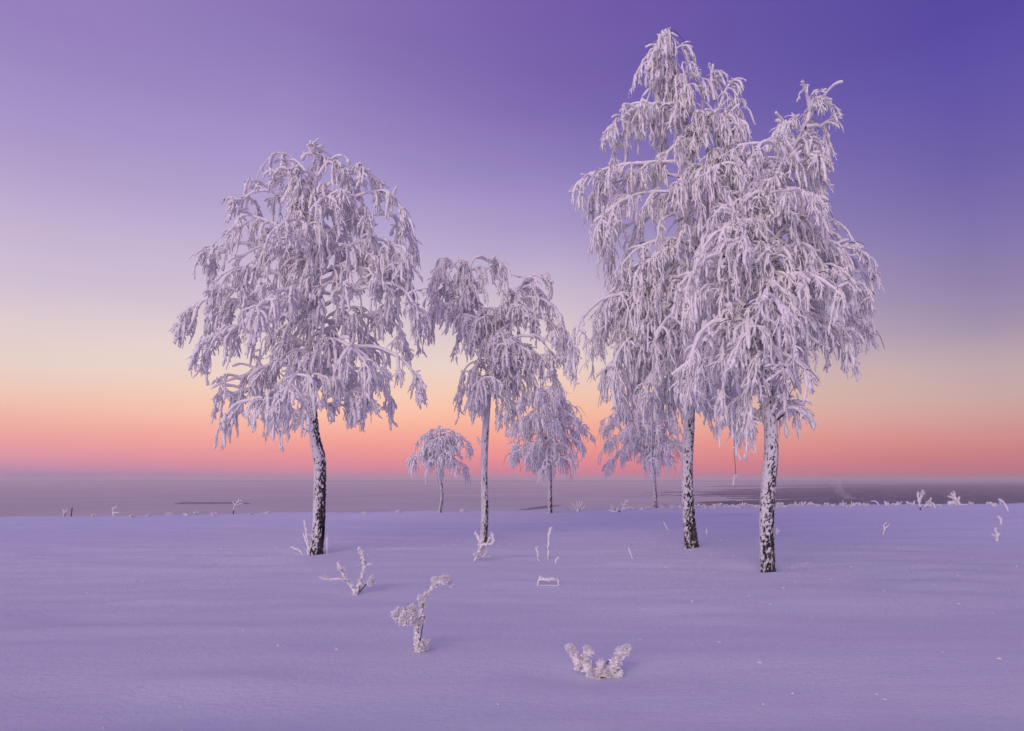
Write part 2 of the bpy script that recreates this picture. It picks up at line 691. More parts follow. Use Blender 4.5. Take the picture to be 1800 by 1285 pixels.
def make_limb(tree, origin, path, r0, st, rs, name='limb', twiggy=1.0, start_t=.06):
    """path: (m,3) world points. Builds the dark limb with its side branches (part) and the rime on it (sub-part)."""
    ln = np.linalg.norm(np.diff(path, axis=0), axis=1).sum()
    M = max(8, int(ln / .10))
    q = resample(path, M)
    amp = .018 * st.get('wob', 1)
    q[1:] += amp * rs.normal(size=(M - 1, 3)).cumsum(axis=0) * .35
    t = np.linspace(0, 1, M)
    rb = np.maximum(r0 * (1 - .8 * t), .006)
    bark, fr = MB(), MB()
    bark.tubes(q[None], np.broadcast_to(rb[None, :, None], (1, M, 6)) * lump(1, M, 6, rs, .2, .1))
    fth = st['limb_frost']
    offs = st.get('lift', .6)
    Rf = rb * .85 + fth * (.75 + .35 * rs.rand(M))
    Cf = q + UP * (rb * offs + fth * .45 * offs)[:, None]
    Rf[-1] *= .5
    fr.tubes(Cf[None], Rf[None, :, None] * lump(1, M, 7, rs, .3, .3))
    T = unit(np.gradient(q, axis=0))
    # ---- side branches
    ns = max(2, int(ln * st['sec_density'] * twiggy))
    ti = np.sort(start_t + (1 - start_t) * rs.rand(ns) ** .8)
    idx = np.minimum((ti * (M - 1)).astype(int), M - 1)
    sp, sT = q[idx], T[idx]
    side = unit(np.cross(sT, UP) + 1e-6)
    sgn = np.where(np.arange(ns) % 2 == 0, 1.0, -1.0)[:, None]
    sd = unit(sT * (.45 + .5 * rs.rand(ns, 1)) + side * sgn * (.35 + .75 * rs.rand(ns, 1)) + UP * (.05 + .5 * rs.rand(ns, 1)) + .25 * rs.normal(size=(ns, 3)))
    sl = st['sec_len'] * (.55 + .6 * rs.rand(ns)) * (1.05 - .72 * ti) * min(1.0, .45 + ln / 2.2)
    ks = 8
    S = hang(sp, sd, sl, st['sec_droop'] * (.6 + .8 * rs.rand(ns)), ks, rs, .10)
    tb = np.linspace(1, .35, ks)
    rsb = np.maximum(.35 * rb[idx][:, None], .007) * tb[None]
    bark.tubes(S, np.broadcast_to(rsb[..., None], (ns, ks, 5)), rs=rs)
    f2 = st['twig_r'] * (.75 + .5 * rs.rand(ns, 1)) * np.linspace(.85, 1.0, ks)[None] + rsb * .5
    fr.tubes(S + UP * (f2 * .35 * offs)[..., None], f2[..., None] * lump(ns, ks, 6, rs), rs=rs)
    # ---- hanging twigs from the side branches and the limb
    starts, dirs = [], []
    for i in range(ns):
        nt_ = max(2, int(sl[i] * st['twig_density'] * twiggy))
        tt = (.12 + .88 * rs.rand(nt_)) * (ks - 1)
        a = np.minimum(tt.astype(int), ks - 2)
        w_ = (tt - a)[:, None]
        starts.append(S[i, a] * (1 - w_) + S[i, a + 1] * w_)
        dirs.append(unit(S[i, a + 1] - S[i, a]) * (.5 + .5 * rs.rand(nt_, 1)))
    nl_ = max(3, int(ln * st['twig_density'] * .7 * twiggy))
    tt = (.08 + .92 * rs.rand(nl_)) * (M - 1)
    a = np.minimum(tt.astype(int), M - 2)
    starts.append(q[a])
    dirs.append(T[a])
    # tassel at the limb tip and at branch tips
    starts.append(np.repeat(q[-1:], 4, 0))
    dirs.append(np.repeat(T[-1:], 4, 0))
    starts.append(S[:, -1])
    dirs.append(unit(S[:, -1] - S[:, -2]))
    st_, di_ = np.concatenate(starts), np.concatenate(dirs)
    # twigs hang together in tassels: a third of the points carry three twigs each
    pick = rs.permutation(len(st_))[:max(3, int(len(st_) * .42))]
    pick = np.repeat(pick, 3)[:max(6, int(len(st_) * 1.12))]
    di_ = unit(di_[pick] + .10 * rs.normal(size=(len(pick), 3)))
    st_ = st_[pick] + .028 * rs.normal(size=(len(pick), 3))
    n = len(st_)
    di_ = unit(di_ * .8 + rs.normal(size=(n, 3)) * .26 + UP * .02)
    tl = st['twig_len'] * (.35 + .95 * rs.rand(n) ** 1.3)
    k = st.get('k', 8)
    Tw = hang(st_, di_, tl, st['twig_droop'] * (.5 + rs.rand(n)), k, rs, st.get('twob', .17))
    s_ = np.linspace(0, 1, k)
    prof = np.interp(s_, [0, .15, .6, .88, 1], [.75, .9, 1.0, 1.1, .55])
    Rt = st['twig_r'] * (.42 + .75 * rs.rand(n, 1, 1) ** 1.4) * prof[None, :, None] * lump(n, k, 4, rs, .8, .5)
    fr.tubes(Tw, Rt, rs=rs)
    # short rimed twiglets forking off every twig
    nw = int(n * st.get('twiglets', 4.4))
    if nw:
        ia, ib = rs.randint(n, size=nw), rs.randint(1, k - 1, size=nw)
        tdir = unit(Tw[ia, ib + 1] - Tw[ia, ib - 1])
        wd = unit(tdir * .8 + rs.normal(size=(nw, 3)) * .42)
        wl = st['twig_len'] * (.16 + .34 * rs.rand(nw) ** 1.5)
        kw = 4
        W = hang(Tw[ia, ib], wd, wl, st['twig_droop'] * 1.1 * (.4 + rs.rand(nw)), kw, rs, .2)
        Rw = st['twig_r'] * (.30 + .42 * rs.rand(nw, 1, 1)) * np.array([.9, 1.0, 1.1, .6])[None, :, None] * lump(nw, kw, 3, rs, .8, .5)
        fr.tubes(W, Rw, rs=rs)
    # feathery crystals that roughen the outline
    ncr = int(n * st.get('crystals', 10))
    if ncr:
        ia, ib = rs.randint(n, size=ncr), rs.randint(0, k - 1, size=ncr)
        w_ = rs.rand(ncr, 1)
        dd = unit(rs.normal(size=(ncr, 3)) + UP * .15)
        rr = Rt.mean(axis=2)[ia, ib]
        plates(fr, Tw[ia, ib] * (1 - w_) + Tw[ia, ib + 1] * w_ + dd * rr[:, None] * .55, rr * (.9 + .9 * rs.rand(ncr)), rs, dd)
    # a few bare dark twigs without rime
    nb = int(n * st.get('bare', .06))
    if nb:
        ib = rs.randint(n, size=nb)
        db = unit(di_[ib] + rs.normal(size=(nb, 3)) * .5 + UP * .3)
        Bw = hang(st_[ib], db, tl[ib] * 1.1, st['twig_droop'] * .45 * np.ones(nb), 7, rs, .10)
        bark.tubes(Bw, np.broadcast_to((st.get('bare_r', .006) * np.linspace(1, .5, 7))[None, :, None], (nb, 7, 4)), rs=rs)
    lo = bark.build(name, M_TWIG, tree, origin=origin)
    fr.build('frosted_twigs', M_FROST, lo, origin=origin)
    return lo


def px_path(pts, Y0, dep, d0=0.0):
    """photo polyline -> world path whose depth runs from Y0+d0 to Y0+dep along its length"""
    p = np.asarray(pts, float)
    L_ = np.r_[0, np.cumsum(np.hypot(*np.diff(p, axis=0).T))]
    f = L_ / L_[-1]
    return np.array([P(u, v, Y0 + d0 + (dep - d0) * k) for (u, v), k in zip(p, f)])


def arch(start, az, R, rise, drop):
    o_ = np.array([math.sin(az), math.cos(az), 0])
    t = np.linspace(0, 1, 9)[:, None]
    return start + o_ * R * t + UP * R * (rise * t - drop * t ** 2.2)


def px_trunk(pts, Y0, lean=None):
    out_ = []
    for k, p in enumerate(pts):
        Yk = Y0 + (lean * k / (len(pts) - 1) if lean else 0)
        w_ = P(p[0], p[1], Yk)
        out_.append((*w_, (p[2] * .88 - 1.0 * (p[2] > 5)) * Yk / F))
    return np.array(out_)


def start_on(q, v, Y0):
    """trunk point nearest to photo row v"""
    zs = np.array([P(900, v, Y0)[2]])
    k = int(np.argmin(np.abs(q[:, 2] - zs)))
    return q[k, :3].copy()


STY_A = dict(limb_frost=.026, twig_r=.031, twig_len=.60, twig_density=6.6, sec_density=3.8, sec_len=.95, sec_droop=1.7, twig_droop=7.0,
             lift=.42, crystals=11, bare=.03, bare_r=.006)
STY_B = dict(STY_A, twig_len=.62, sec_len=.8)
STY_C = dict(STY_A, twig_len=.74, twig_density=7.0, sec_len=1.0, twig_r=.030, lift=.70, bare=.05, bare_r=.008, limb_frost=.030)
STY_D = dict(STY_C, twig_len=.55, twig_r=.026, twig_density=7.2)
STY_S = dict(STY_A, limb_frost=.022, twig_r=.024, twig_len=.62, twig_density=7, sec_density=4.2, sec_len=.7, k=6, crystals=4, twiglets=2.0, bare=.05, bare_r=.010, lift=.5)

TREES = []


def birch(key, label, base, trunks, limbs, sty, autos, seed, frost_side, cover, dark_base=.6, bare_side=1.0, inner=.5, inner_step=.42, face=.26):
    rs = np.random.RandomState(seed)
    root = empty('birch_tree', base)
    tag(root, label, 'tree', 'frosted birches on the snowy ridge')
    Y0 = base[1]
    qs = []
    for i, (pts, lean) in enumerate(trunks):
        w_ = px_trunk(pts, Y0, lean)
        if i == 0:
            w_[0, :3] = base - np.array([0, 0, .25])
            w_ = np.vstack([w_[:1], np.r_[base, w_[0, 3]][None], w_[1:]])
        _, q_ = trunk_mesh(w_, base, 'trunk' if i == 0 else 'stem', root, rs, frost_side, cover + (.25 if i else 0), dark_base if i == 0 else 0, flare=(i == 0), bare_side=bare_side, face=face)
        qs.append(q_)
    for spec in limbs:
        pts, dep, r0 = spec[0], spec[1], spec[2]
        tw = spec[3] if len(spec) > 3 else 1.0
        make_limb(root, base, px_path(pts, Y0, dep), r0, sty, rs, twiggy=tw * rs.uniform(.65, 1.35))
    for (qi, v, az, R, rise, drop) in autos:
        s0 = start_on(qs[qi], v, Y0)
        make_limb(root, base, arch(s0, math.radians(az), R, rise, drop), .03, sty, rs)
    # short inner boughs that close the crown round the stems
    for qi, q_ in enumerate(qs):
        hz_ = q_[:, 2] - base[2]
        top = hz_.max()
        lo_h = max(hz_.min() + .2, inner * top)
        for h_ in np.arange(lo_h, top * .97, inner_step if len(limbs) else .6):
            s0 = q_[int(np.argmin(np.abs(hz_ - h_))), :3]
            make_limb(root, base, arch(s0, rs.uniform(100, 260) * math.pi / 180, rs.uniform(.35, .7) * (.5 + .5 * (1 - h_ / top)) * 1.4, rs.uniform(.5, 1.0), rs.uniform(.5, .9)), .016, dict(sty, sec_len=.5, sec_density=5), rs)
    TREES.append(root)
    return root, qs


def auto_set(qi, rows, azs, radius, rise, drop, seed):
    """limbs that reach towards and away from the camera so the crown is full in depth"""
    r = np.random.RandomState(seed)
    res = []
    for k, v in enumerate(rows):
        az = azs[k % len(azs)] + r.uniform(-18, 18)
        res.append((qi, v, az, radius(v) * r.uniform(.8, 1.1), rise * r.uniform(.7, 1.3), drop * r.uniform(.8, 1.2)))
    return res


# --- A: tall left birch
A_tr = [([(556, 972, 13), (561, 930, 12.5), (562, 880, 12), (563, 835, 12), (561, 800, 12.5), (553, 770, 10), (549, 730, 10), (546, 690, 9), (541, 650, 8.5),
          (544, 600, 7.5), (552, 540, 6.5), (558, 480, 5.5), (556, 420, 4.5), (552, 365, 3.5), (555, 320, 2.5), (562, 282, 1.5)], None)]
A_l = [
    ([(548, 738), (505, 718), (460, 704), (430, 706), (408, 716), (396, 732)], -.3, .03, .7),
    ([(546, 700), (500, 672), (450, 680), (410, 690), (380, 700)], .6, .028, .7),
    ([(544, 640), (490, 640), (430, 660), (390, 672), (372, 685)], .3, .028),
    ([(543, 610), (490, 580), (430, 572), (385, 588), (366, 612)], -.6, .03),
    ([(547, 575), (490, 548), (425, 530), (365, 527), (335, 540), (320, 562)], -.2, .03),
    ([(550, 540), (490, 520), (430, 505), (390, 515), (378, 540)], .8, .03),
    ([(552, 510), (490, 480), (430, 470), (400, 482), (388, 505)], -.9, .03),
    ([(553, 470), (500, 440), (440, 425), (400, 428), (375, 452)], .1, .03),
    ([(553, 430), (500, 400), (450, 380), (420, 378), (410, 398)], -.4, .025),
    ([(553, 395), (510, 350), (470, 330), (440, 338), (420, 362)], .3, .022),
    ([(553, 360), (520, 320), (490, 312), (465, 325)], -.3, .02),
    ([(555, 328), (530, 292), (514, 280), (504, 288)], .1, .016, .8),
    ([(558, 310), (575, 285), (590, 282), (605, 296)], -.1, .015),
    ([(560, 298), (563, 278), (566, 268)], .0, .012, .7),
    ([(556, 345), (600, 310), (640, 305), (664, 318)], .2, .018),
    ([(556, 385), (610, 350), (660, 335), (695, 345), (708, 368)], -.2, .022),
    ([(557, 420), (620, 380), (680, 375), (712, 400), (718, 425)], .5, .025),
    ([(558, 460), (620, 425), (680, 415), (715, 440), (724, 470)], -.5, .027),
    ([(558, 500), (620, 470), (680, 455), (716, 480), (728, 515)], .1, .03),
    ([(555, 545), (620, 510), (680, 495), (715, 515), (728, 550)], -.7, .03),
    ([(550, 590), (620, 560), (670, 550), (705, 575), (716, 610)], .5, .03),
    ([(546, 640), (600, 615), (660, 610), (705, 632), (726, 660)], -.2, .03),
    ([(546, 690), (590, 655), (640, 645), (672, 668), (684, 695)], .2, .026, .8),
    ([(548, 718), (590, 690), (625, 688), (652, 705)], -.4, .022, .6),
    ([(547, 722), (580, 708), (605, 712)], .3, .015, .5),
]
A_auto = auto_set(0, [680, 645, 610, 575, 545, 515, 485, 455, 425, 395, 365, 335], [175, 5, 140, 35, 215, 320, 95, 265], lambda v: .55 + 1.55 * max(0, min(1, (v - 270) / 260)), .55, .75, 3)
birch('A', 'tall frosted birch standing alone at the left, dark bark on its trunk\'s right side', BASE['A'], A_tr, A_l, STY_A, A_auto, 101, -1, .06, .45, 1.2, inner=.44, inner_step=.24)

# --- B: slender middle birch
B_tr = [([(850, 953, 7.5), (853, 900, 7.5), (851, 850, 7), (851, 800, 7), (854, 750, 7), (858, 700, 6.5), (861, 660, 6), (862, 620, 6), (860, 590, 5.5), (848, 550, 5),
          (832, 515, 4), (822, 485, 3), (820, 460, 2)], None),
        ([(861, 612, 5), (875, 575, 4.5), (893, 535, 4), (915, 505, 3), (938, 490, 2)], .3)]
B_l = [
    ([(852, 565), (815, 540), (775, 535), (748, 555), (738, 580)], -.2, .028),
    ([(845, 550), (800, 515), (780, 490), (770, 490), (768, 510)], .3, .022),
    ([(830, 515), (805, 470), (785, 456), (772, 470), (768, 495)], -.3, .02),
    ([(824, 490), (830, 455), (850, 448), (868, 460)], .2, .018),
    ([(832, 510), (855, 470), (875, 460), (884, 475)], -.3, .018),
    ([(900, 520), (925, 492), (940, 482), (955, 487)], .2, .016, .8),
    ([(880, 560), (910, 520), (950, 520), (980, 545), (990, 575)], -.2, .024),
    ([(868, 590), (910, 560), (955, 555), (985, 580), (996, 605)], .4, .024),
    ([(862, 620), (900, 590), (950, 590), (985, 612), (998, 635)], -.4, .025),
    ([(861, 650), (895, 610), (935, 615), (965, 640), (978, 665)], .5, .025),
    ([(860, 670), (890, 640), (925, 645), (945, 675), (950, 705)], -.3, .024),
    ([(859, 690), (885, 660), (910, 668), (922, 700)], .3, .02),
    ([(858, 590), (830, 572), (812, 580), (804, 605)], .3, .02, .8),
    ([(861, 655), (838, 632), (818, 645), (810, 675)], -.2, .02, .8),
    ([(860, 680), (838, 658), (822, 668), (812, 698)], .3, .02, .8),
    ([(858, 700), (872, 676), (890, 690), (893, 720)], -.4, .018),
]
B_auto = auto_set(0, [680, 650, 620, 590, 560, 530, 500], [175, 5, 130, 40, 210, 330], lambda v: .55 + .7 * max(0, min(1, (v - 450) / 150)), .55, .8, 4) + \
    auto_set(1, [590, 560, 535, 510], [170, 20, 110, 60], lambda v: .9, .5, .8, 5)
rootB, qB = birch('B', 'slender frosted birch with a thin pale trunk in the middle, crown hanging to the right', BASE['B'], B_tr, B_l, STY_B, B_auto, 102, -1, .14, .2, inner_step=.3)

mbx = MB()
w_ = resample(px_path([(851, 786), (845, 780), (841, 774), (839, 769)], BASE['B'][1], -.06, -.02), 8)
mbx.tubes(w_[None], .045 * np.linspace(1, .7, 8)[None, :, None] * lump(1, 8, 8, rng, .3, .3))
mbx.build('broken_stub', M_FROST, rootB, origin=BASE['B'])

# --- C: tallest birch (left of the right pair)
C_tr = [([(1216, 960, 14), (1211, 910, 12), (1208, 860, 11.5), (1208, 810, 11), (1211, 760, 10.5), (1213, 710, 10), (1217, 650, 9.5), (1223, 590, 8.5), (1232, 520, 8), (1240, 450, 7),
          (1247, 380, 6), (1250, 310, 5), (1245, 255, 4.5), (1232, 215, 4), (1212, 168, 3), (1192, 128, 2), (1178, 98, 1.3)], None),
        ([(1249, 340, 4.5), (1258, 290, 3.5), (1262, 250, 3), (1258, 205, 2), (1256, 170, 1.2)], .2)]
C_l = [
    ([(1185, 112), (1174, 78), (1164, 70), (1150, 82), (1143, 105)], -.1, .014),
    ([(1188, 118), (1178, 88), (1170, 78), (1180, 98)], .1, .012),
    ([(1212, 172), (1202, 138), (1215, 128), (1230, 136)], -.2, .014),
    ([(1256, 178), (1252, 148), (1254, 132)], .1, .010, .7),
    ([(1258, 205), (1272, 170), (1284, 146)], -.1, .012, .4),
    ([(1260, 220), (1280, 190), (1294, 176)], .2, .012, .4),
    ([(1262, 240), (1280, 208), (1298, 212)], -.2, .014, .7),
    ([(1218, 180), (1175, 148), (1145, 152), (1130, 170)], .2, .016),
    ([(1228, 205), (1170, 178), (1125, 182), (1095, 200), (1075, 225)], -.3, .02),
    ([(1240, 240), (1180, 215), (1120, 225), (1085, 250)], .4, .02),
    ([(1248, 300), (1190, 282), (1120, 285), (1070, 295), (1030, 312)], -.3, .028),
    ([(1248, 330), (1180, 305), (1110, 312), (1065, 325), (1040, 345)], .5, .028),
    ([(1246, 360), (1180, 330), (1110, 340), (1070, 370), (1055, 398)], -.8, .028),
    ([(1244, 400), (1180, 370), (1120, 385), (1085, 410), (1072, 440)], .3, .028),
    ([(1241, 440), (1180, 415), (1125, 430), (1095, 460)], -.6, .028),
    ([(1237, 480), (1170, 460), (1115, 475), (1085, 500)], .7, .03),
    ([(1232, 520), (1160, 490), (1100, 488), (1072, 512)], -.2, .03),
    ([(1228, 555), (1160, 520), (1090, 515), (1045, 530), (1018, 560), (1010, 590)], -.9, .036),
    ([(1224, 585), (1165, 545), (1105, 545), (1065, 572), (1045, 600)], .3, .032),
    ([(1220, 615), (1165, 575), (1115, 585), (1085, 615), (1075, 650)], -.5, .03),
    ([(1218, 645), (1170, 605), (1125, 620), (1100, 655), (1092, 690)], .6, .03),
    ([(1216, 670), (1180, 630), (1150, 645), (1132, 685)], -.4, .026),
    ([(1214, 695), (1190, 655), (1172, 670), (1165, 705)], .4, .022),
    ([(1246, 370), (1290, 340), (1325, 360), (1335, 395)], -.3, .025),
    ([(1242, 430), (1290, 400), (1325, 425), (1335, 460)], .5, .025),
    ([(1236, 490), (1280, 460), (1310, 490), (1320, 530)], -.5, .025),
    ([(1228, 560), (1265, 530), (1295, 555), (1305, 600)], .3, .025),
    ([(1222, 600), (1255, 575), (1285, 605), (1295, 655)], -.3, .025),
    ([(1218, 640), (1248, 615), (1272, 645), (1280, 690)], .4, .022),
    ([(1216, 665), (1238, 645), (1256, 670), (1260, 705)], -.4, .02),
]
C_auto = auto_set(0, [690, 660, 635, 610, 585, 560, 530, 505, 480, 455, 430, 400, 375, 350, 325, 300, 275, 250, 225], [175, 5, 145, 35, 210, 325, 100, 260, 185, 230],
                  lambda v: .5 + 1.7 * max(0, min(1, (v - 120) / 330)), .5, .75, 6) + \
    auto_set(1, [300, 275, 250, 225], [170, 10, 100, 60, 250], lambda v: .6, .6, .7, 7)
rootC, qC = birch('C', 'tallest frosted birch, left trunk of the right-hand pair, crown sweeping far left', BASE['C'], C_tr, C_l, STY_C, C_auto, 103, -1, .0, .45, face=.13, inner_step=.34)

# a long reddish twig with an icy tip hangs free below the crown
mbx = MB()
w_ = px_path([(1288, 735), (1291, 765), (1290, 795), (1293, 820), (1293, 836)], BASE['C'][1], -.3, -.3)
mbx.tubes(resample(w_, 14)[None], np.full((1, 14, 4), .008))
lo = mbx.build('hanging_twig', M_REED, rootC, origin=BASE['C'])
tag(lo, 'reddish bare twig hanging below the crown')
mbx = MB()
for pts, r in (([(1288, 700), (1290, 740), (1291, 772)], .04), ([(1292, 834), (1290, 842), (1289, 852)], .022), ([(1293, 834), (1297, 840)], .02)):
    w_ = resample(px_path(pts, BASE['C'][1], -.3, -.3), 9)
    mbx.tubes(w_[None], r * lump(1, 9, 6, rng, .5, .4))
mbx.build('frost_tip', M_FROST, lo, origin=BASE['C'])

# --- D: right trunk of the pair
D_tr = [([(1350, 1001, 13.5), (1348, 950, 13.5), (1348, 900, 14), (1351, 850, 14), (1356, 800, 13.5), (1356, 750, 13), (1350, 715, 13.5), (1346, 660, 10), (1344, 600, 9), (1342, 540, 8),
          (1343, 470, 7), (1350, 400, 4.8), (1364, 335, 3.6), (1384, 285, 2.8), (1404, 240, 2), (1420, 210, 1.4), (1430, 196, 1.3)], None),
        ([(1352, 722, 10), (1338, 690, 9), (1326, 645, 8), (1318, 600, 7), (1310, 540, 6), (1303, 470, 5), (1305, 410, 4), (1314, 350, 3), (1322, 305, 2)], .5)]
D_l = [
    ([(1432, 198), (1440, 178), (1454, 172), (1462, 188)], .1, .012, .6),
    ([(1420, 215), (1426, 188), (1430, 176)], -.1, .011, .5),
    ([(1415, 225), (1434, 220), (1448, 226), (1452, 240)], .2, .012, .6),
    ([(1400, 255), (1424, 246), (1438, 254), (1438, 268)], -.2, .012, .5),
    ([(1398, 258), (1386, 220), (1374, 212), (1366, 228)], .2, .014),
    ([(1384, 285), (1362, 248), (1342, 246), (1330, 264)], -.3, .016),
    ([(1372, 315), (1352, 285), (1335, 285), (1322, 300)], .3, .018),
    ([(1370, 325), (1400, 290), (1425, 298), (1437, 325)], -.2, .018),
    ([(1362, 345), (1395, 320), (1425, 332), (1435, 362)], .4, .018),
    ([(1352, 395), (1390, 362), (1420, 380), (1432, 410)], -.4, .02),
    ([(1348, 430), (1395, 400), (1432, 400), (1452, 395), (1468, 412)], .2, .022),
    ([(1345, 460), (1400, 430), (1450, 425), (1475, 445)], -.3, .024),
    ([(1343, 490), (1410, 455), (1462, 454), (1498, 454), (1516, 470)], .2, .026),
    ([(1342, 520), (1410, 480), (1465, 475), (1500, 490), (1518, 515)], -.5, .028),
    ([(1342, 550), (1400, 510), (1450, 512), (1485, 535), (1500, 565)], .4, .028),
    ([(1343, 580), (1395, 545), (1440, 555), (1475, 578), (1490, 600)], -.3, .026),
    ([(1344, 610), (1385, 560), (1425, 565), (1450, 590)], .3, .024),
    ([(1345, 625), (1375, 590), (1400, 590), (1412, 612)], -.3, .02),
    ([(1318, 600), (1285, 560), (1250, 565), (1225, 600), (1215, 640)], -.5, .026),
    ([(1322, 625), (1290, 590), (1262, 605), (1245, 650)], .2, .024),
    ([(1328, 655), (1305, 620), (1280, 640), (1270, 690)], -.3, .022),
    ([(1335, 685), (1315, 655), (1300, 680), (1298, 720)], .2, .02),
    ([(1338, 700), (1325, 680), (1318, 700), (1320, 730)], -.2, .018),
    ([(1310, 540), (1275, 505), (1240, 515), (1215, 550)], .4, .022),
    ([(1305, 480), (1270, 445), (1235, 460)], -.3, .02),
    ([(1308, 400), (1280, 370), (1250, 385)], .3, .018),
    ([(1360, 738), (1378, 728), (1390, 718), (1398, 712)], -.1, .05, .35),
    ([(1372, 730), (1384, 705), (1384, 680), (1378, 668)], -.2, .03, .45),
    ([(1355, 715), (1368, 690), (1372, 660)], .1, .025, .5),
]
D_auto = auto_set(0, [570, 540, 510, 480, 450, 420, 390, 360, 330], [175, 5, 145, 35, 95, 330, 75], lambda v: .5 + 1.0 * max(0, min(1, (v - 220) / 250)), .5, .75, 8) + \
    auto_set(1, [640, 605, 570, 540, 510, 480, 450, 420, 390, 365], [180, 0, 215, 325, 150, 260], lambda v: .5 + .8 * max(0, min(1, (v - 260) / 200)), .5, .8, 9)
rootD, qD = birch('D', 'nearest frosted birch with a thick rimed trunk and broken stub, right of the pair', BASE['D'], D_tr, D_l, STY_D, D_auto, 104, -1, .02, .3, inner_step=.28, face=.13)
mbx = MB()
for pts in ([(1387, 696), (1398, 676), (1412, 664)], [(1396, 680), (1405, 668), (1408, 658)], [(1384, 702), (1389, 692)]):
    w_ = resample(px_path(pts, BASE['D'][1], -.2, -.2), 8)
    mbx.tubes(w_[None], np.full((1, 8, 4), .007))
lo = mbx.build('bare_twig', M_TWIG, rootD, origin=BASE['D'])


# --- small birches on the far lip of the ridge
def small_birch(label, base_px, trunk_px, profile, rows, seed, sty, count):
    b = G(*base_px)
    rs = np.random.RandomState(seed)
    Y0 = b[1]
    autos = []
    golden = 137.5
    for k in range(count):
        f = (k + .5) / count
        v = rows[0] + (rows[1] - rows[0]) * f
        az = k * golden + rs.uniform(-12, 12)
        sx = math.sin(math.radians(az))
        # profile rows: (v, left px, right px)
        pr = np.array(profile, float)
        rl, rr = np.interp(v, pr[:, 0], pr[:, 1]), np.interp(v, pr[:, 0], pr[:, 2])
        rl, rr = rl * 1.14, rr * 1.14
        R = (rr if sx > 0 else rl) * Y0 / F
        R = R * abs(sx) + .5 * (rl + rr) * Y0 / F * (1 - abs(sx))
        autos.append((0, v, az, max(.25, R * rs.uniform(.82, 1.05)), rs.uniform(.35, .8), rs.uniform(.5, .85)))
    return birch('S', label, b, [(trunk_px, None)], [], sty, autos, seed, -1, .15, .3)


small_birch('smallest frosted birch with a thin crooked trunk, left of the middle birch', (773, 901),
            [(773, 901, 2.4), (777, 880, 2.4), (777, 862, 2.2), (773, 840, 2.2), (774, 820, 2.2), (775, 800, 2), (774, 780, 1.6), (773, 752, 1)],
            [(745, 14, 22), (765, 34, 32), (790, 48, 50), (815, 46, 50)], (818, 756), 201, STY_S, 20)
small_birch('broad small frosted birch on the ridge right of the slender middle trunk', (967, 902),
            [(967, 902, 4), (967, 860, 3.6), (966, 820, 3.4), (965, 780, 3), (968, 740, 2.6), (970, 700, 2), (972, 668, 1)],
            [(668, 18, 22), (700, 55, 30), (730, 66, 52), (760, 66, 78), (790, 58, 45), (820, 62, 50)], (822, 682), 202, STY_S, 40)
small_birch('small frosted birch partly hidden behind the tallest birch\'s hanging crown', (1152, 893),
            [(1152, 893, 4), (1151, 860, 3.6), (1148, 820, 3.4), (1143, 780, 3), (1138, 740, 2.4), (1135, 700, 1)],
            [(700, 45, 30), (730, 70, 36), (760, 78, 50), (790, 75, 48), (815, 62, 42)], (812, 712), 203, STY_S, 34)


# ------------------------------------------------------------------ frosted plants standing in the snow
def ball(mb, c, r, rs):
    """a shaggy clump of rime feathers"""
    n = int(np.clip(260 * (r / .05), 70, 420))
    d = unit(rs.normal(size=(n, 3)))
    p = c + d * r * (.25 + .65 * rs.rand(n, 1) ** .6) * np.array([1, 1, .85])
    plates(mb, p, r * (.28 + .30 * rs.rand(n)), rs, d)


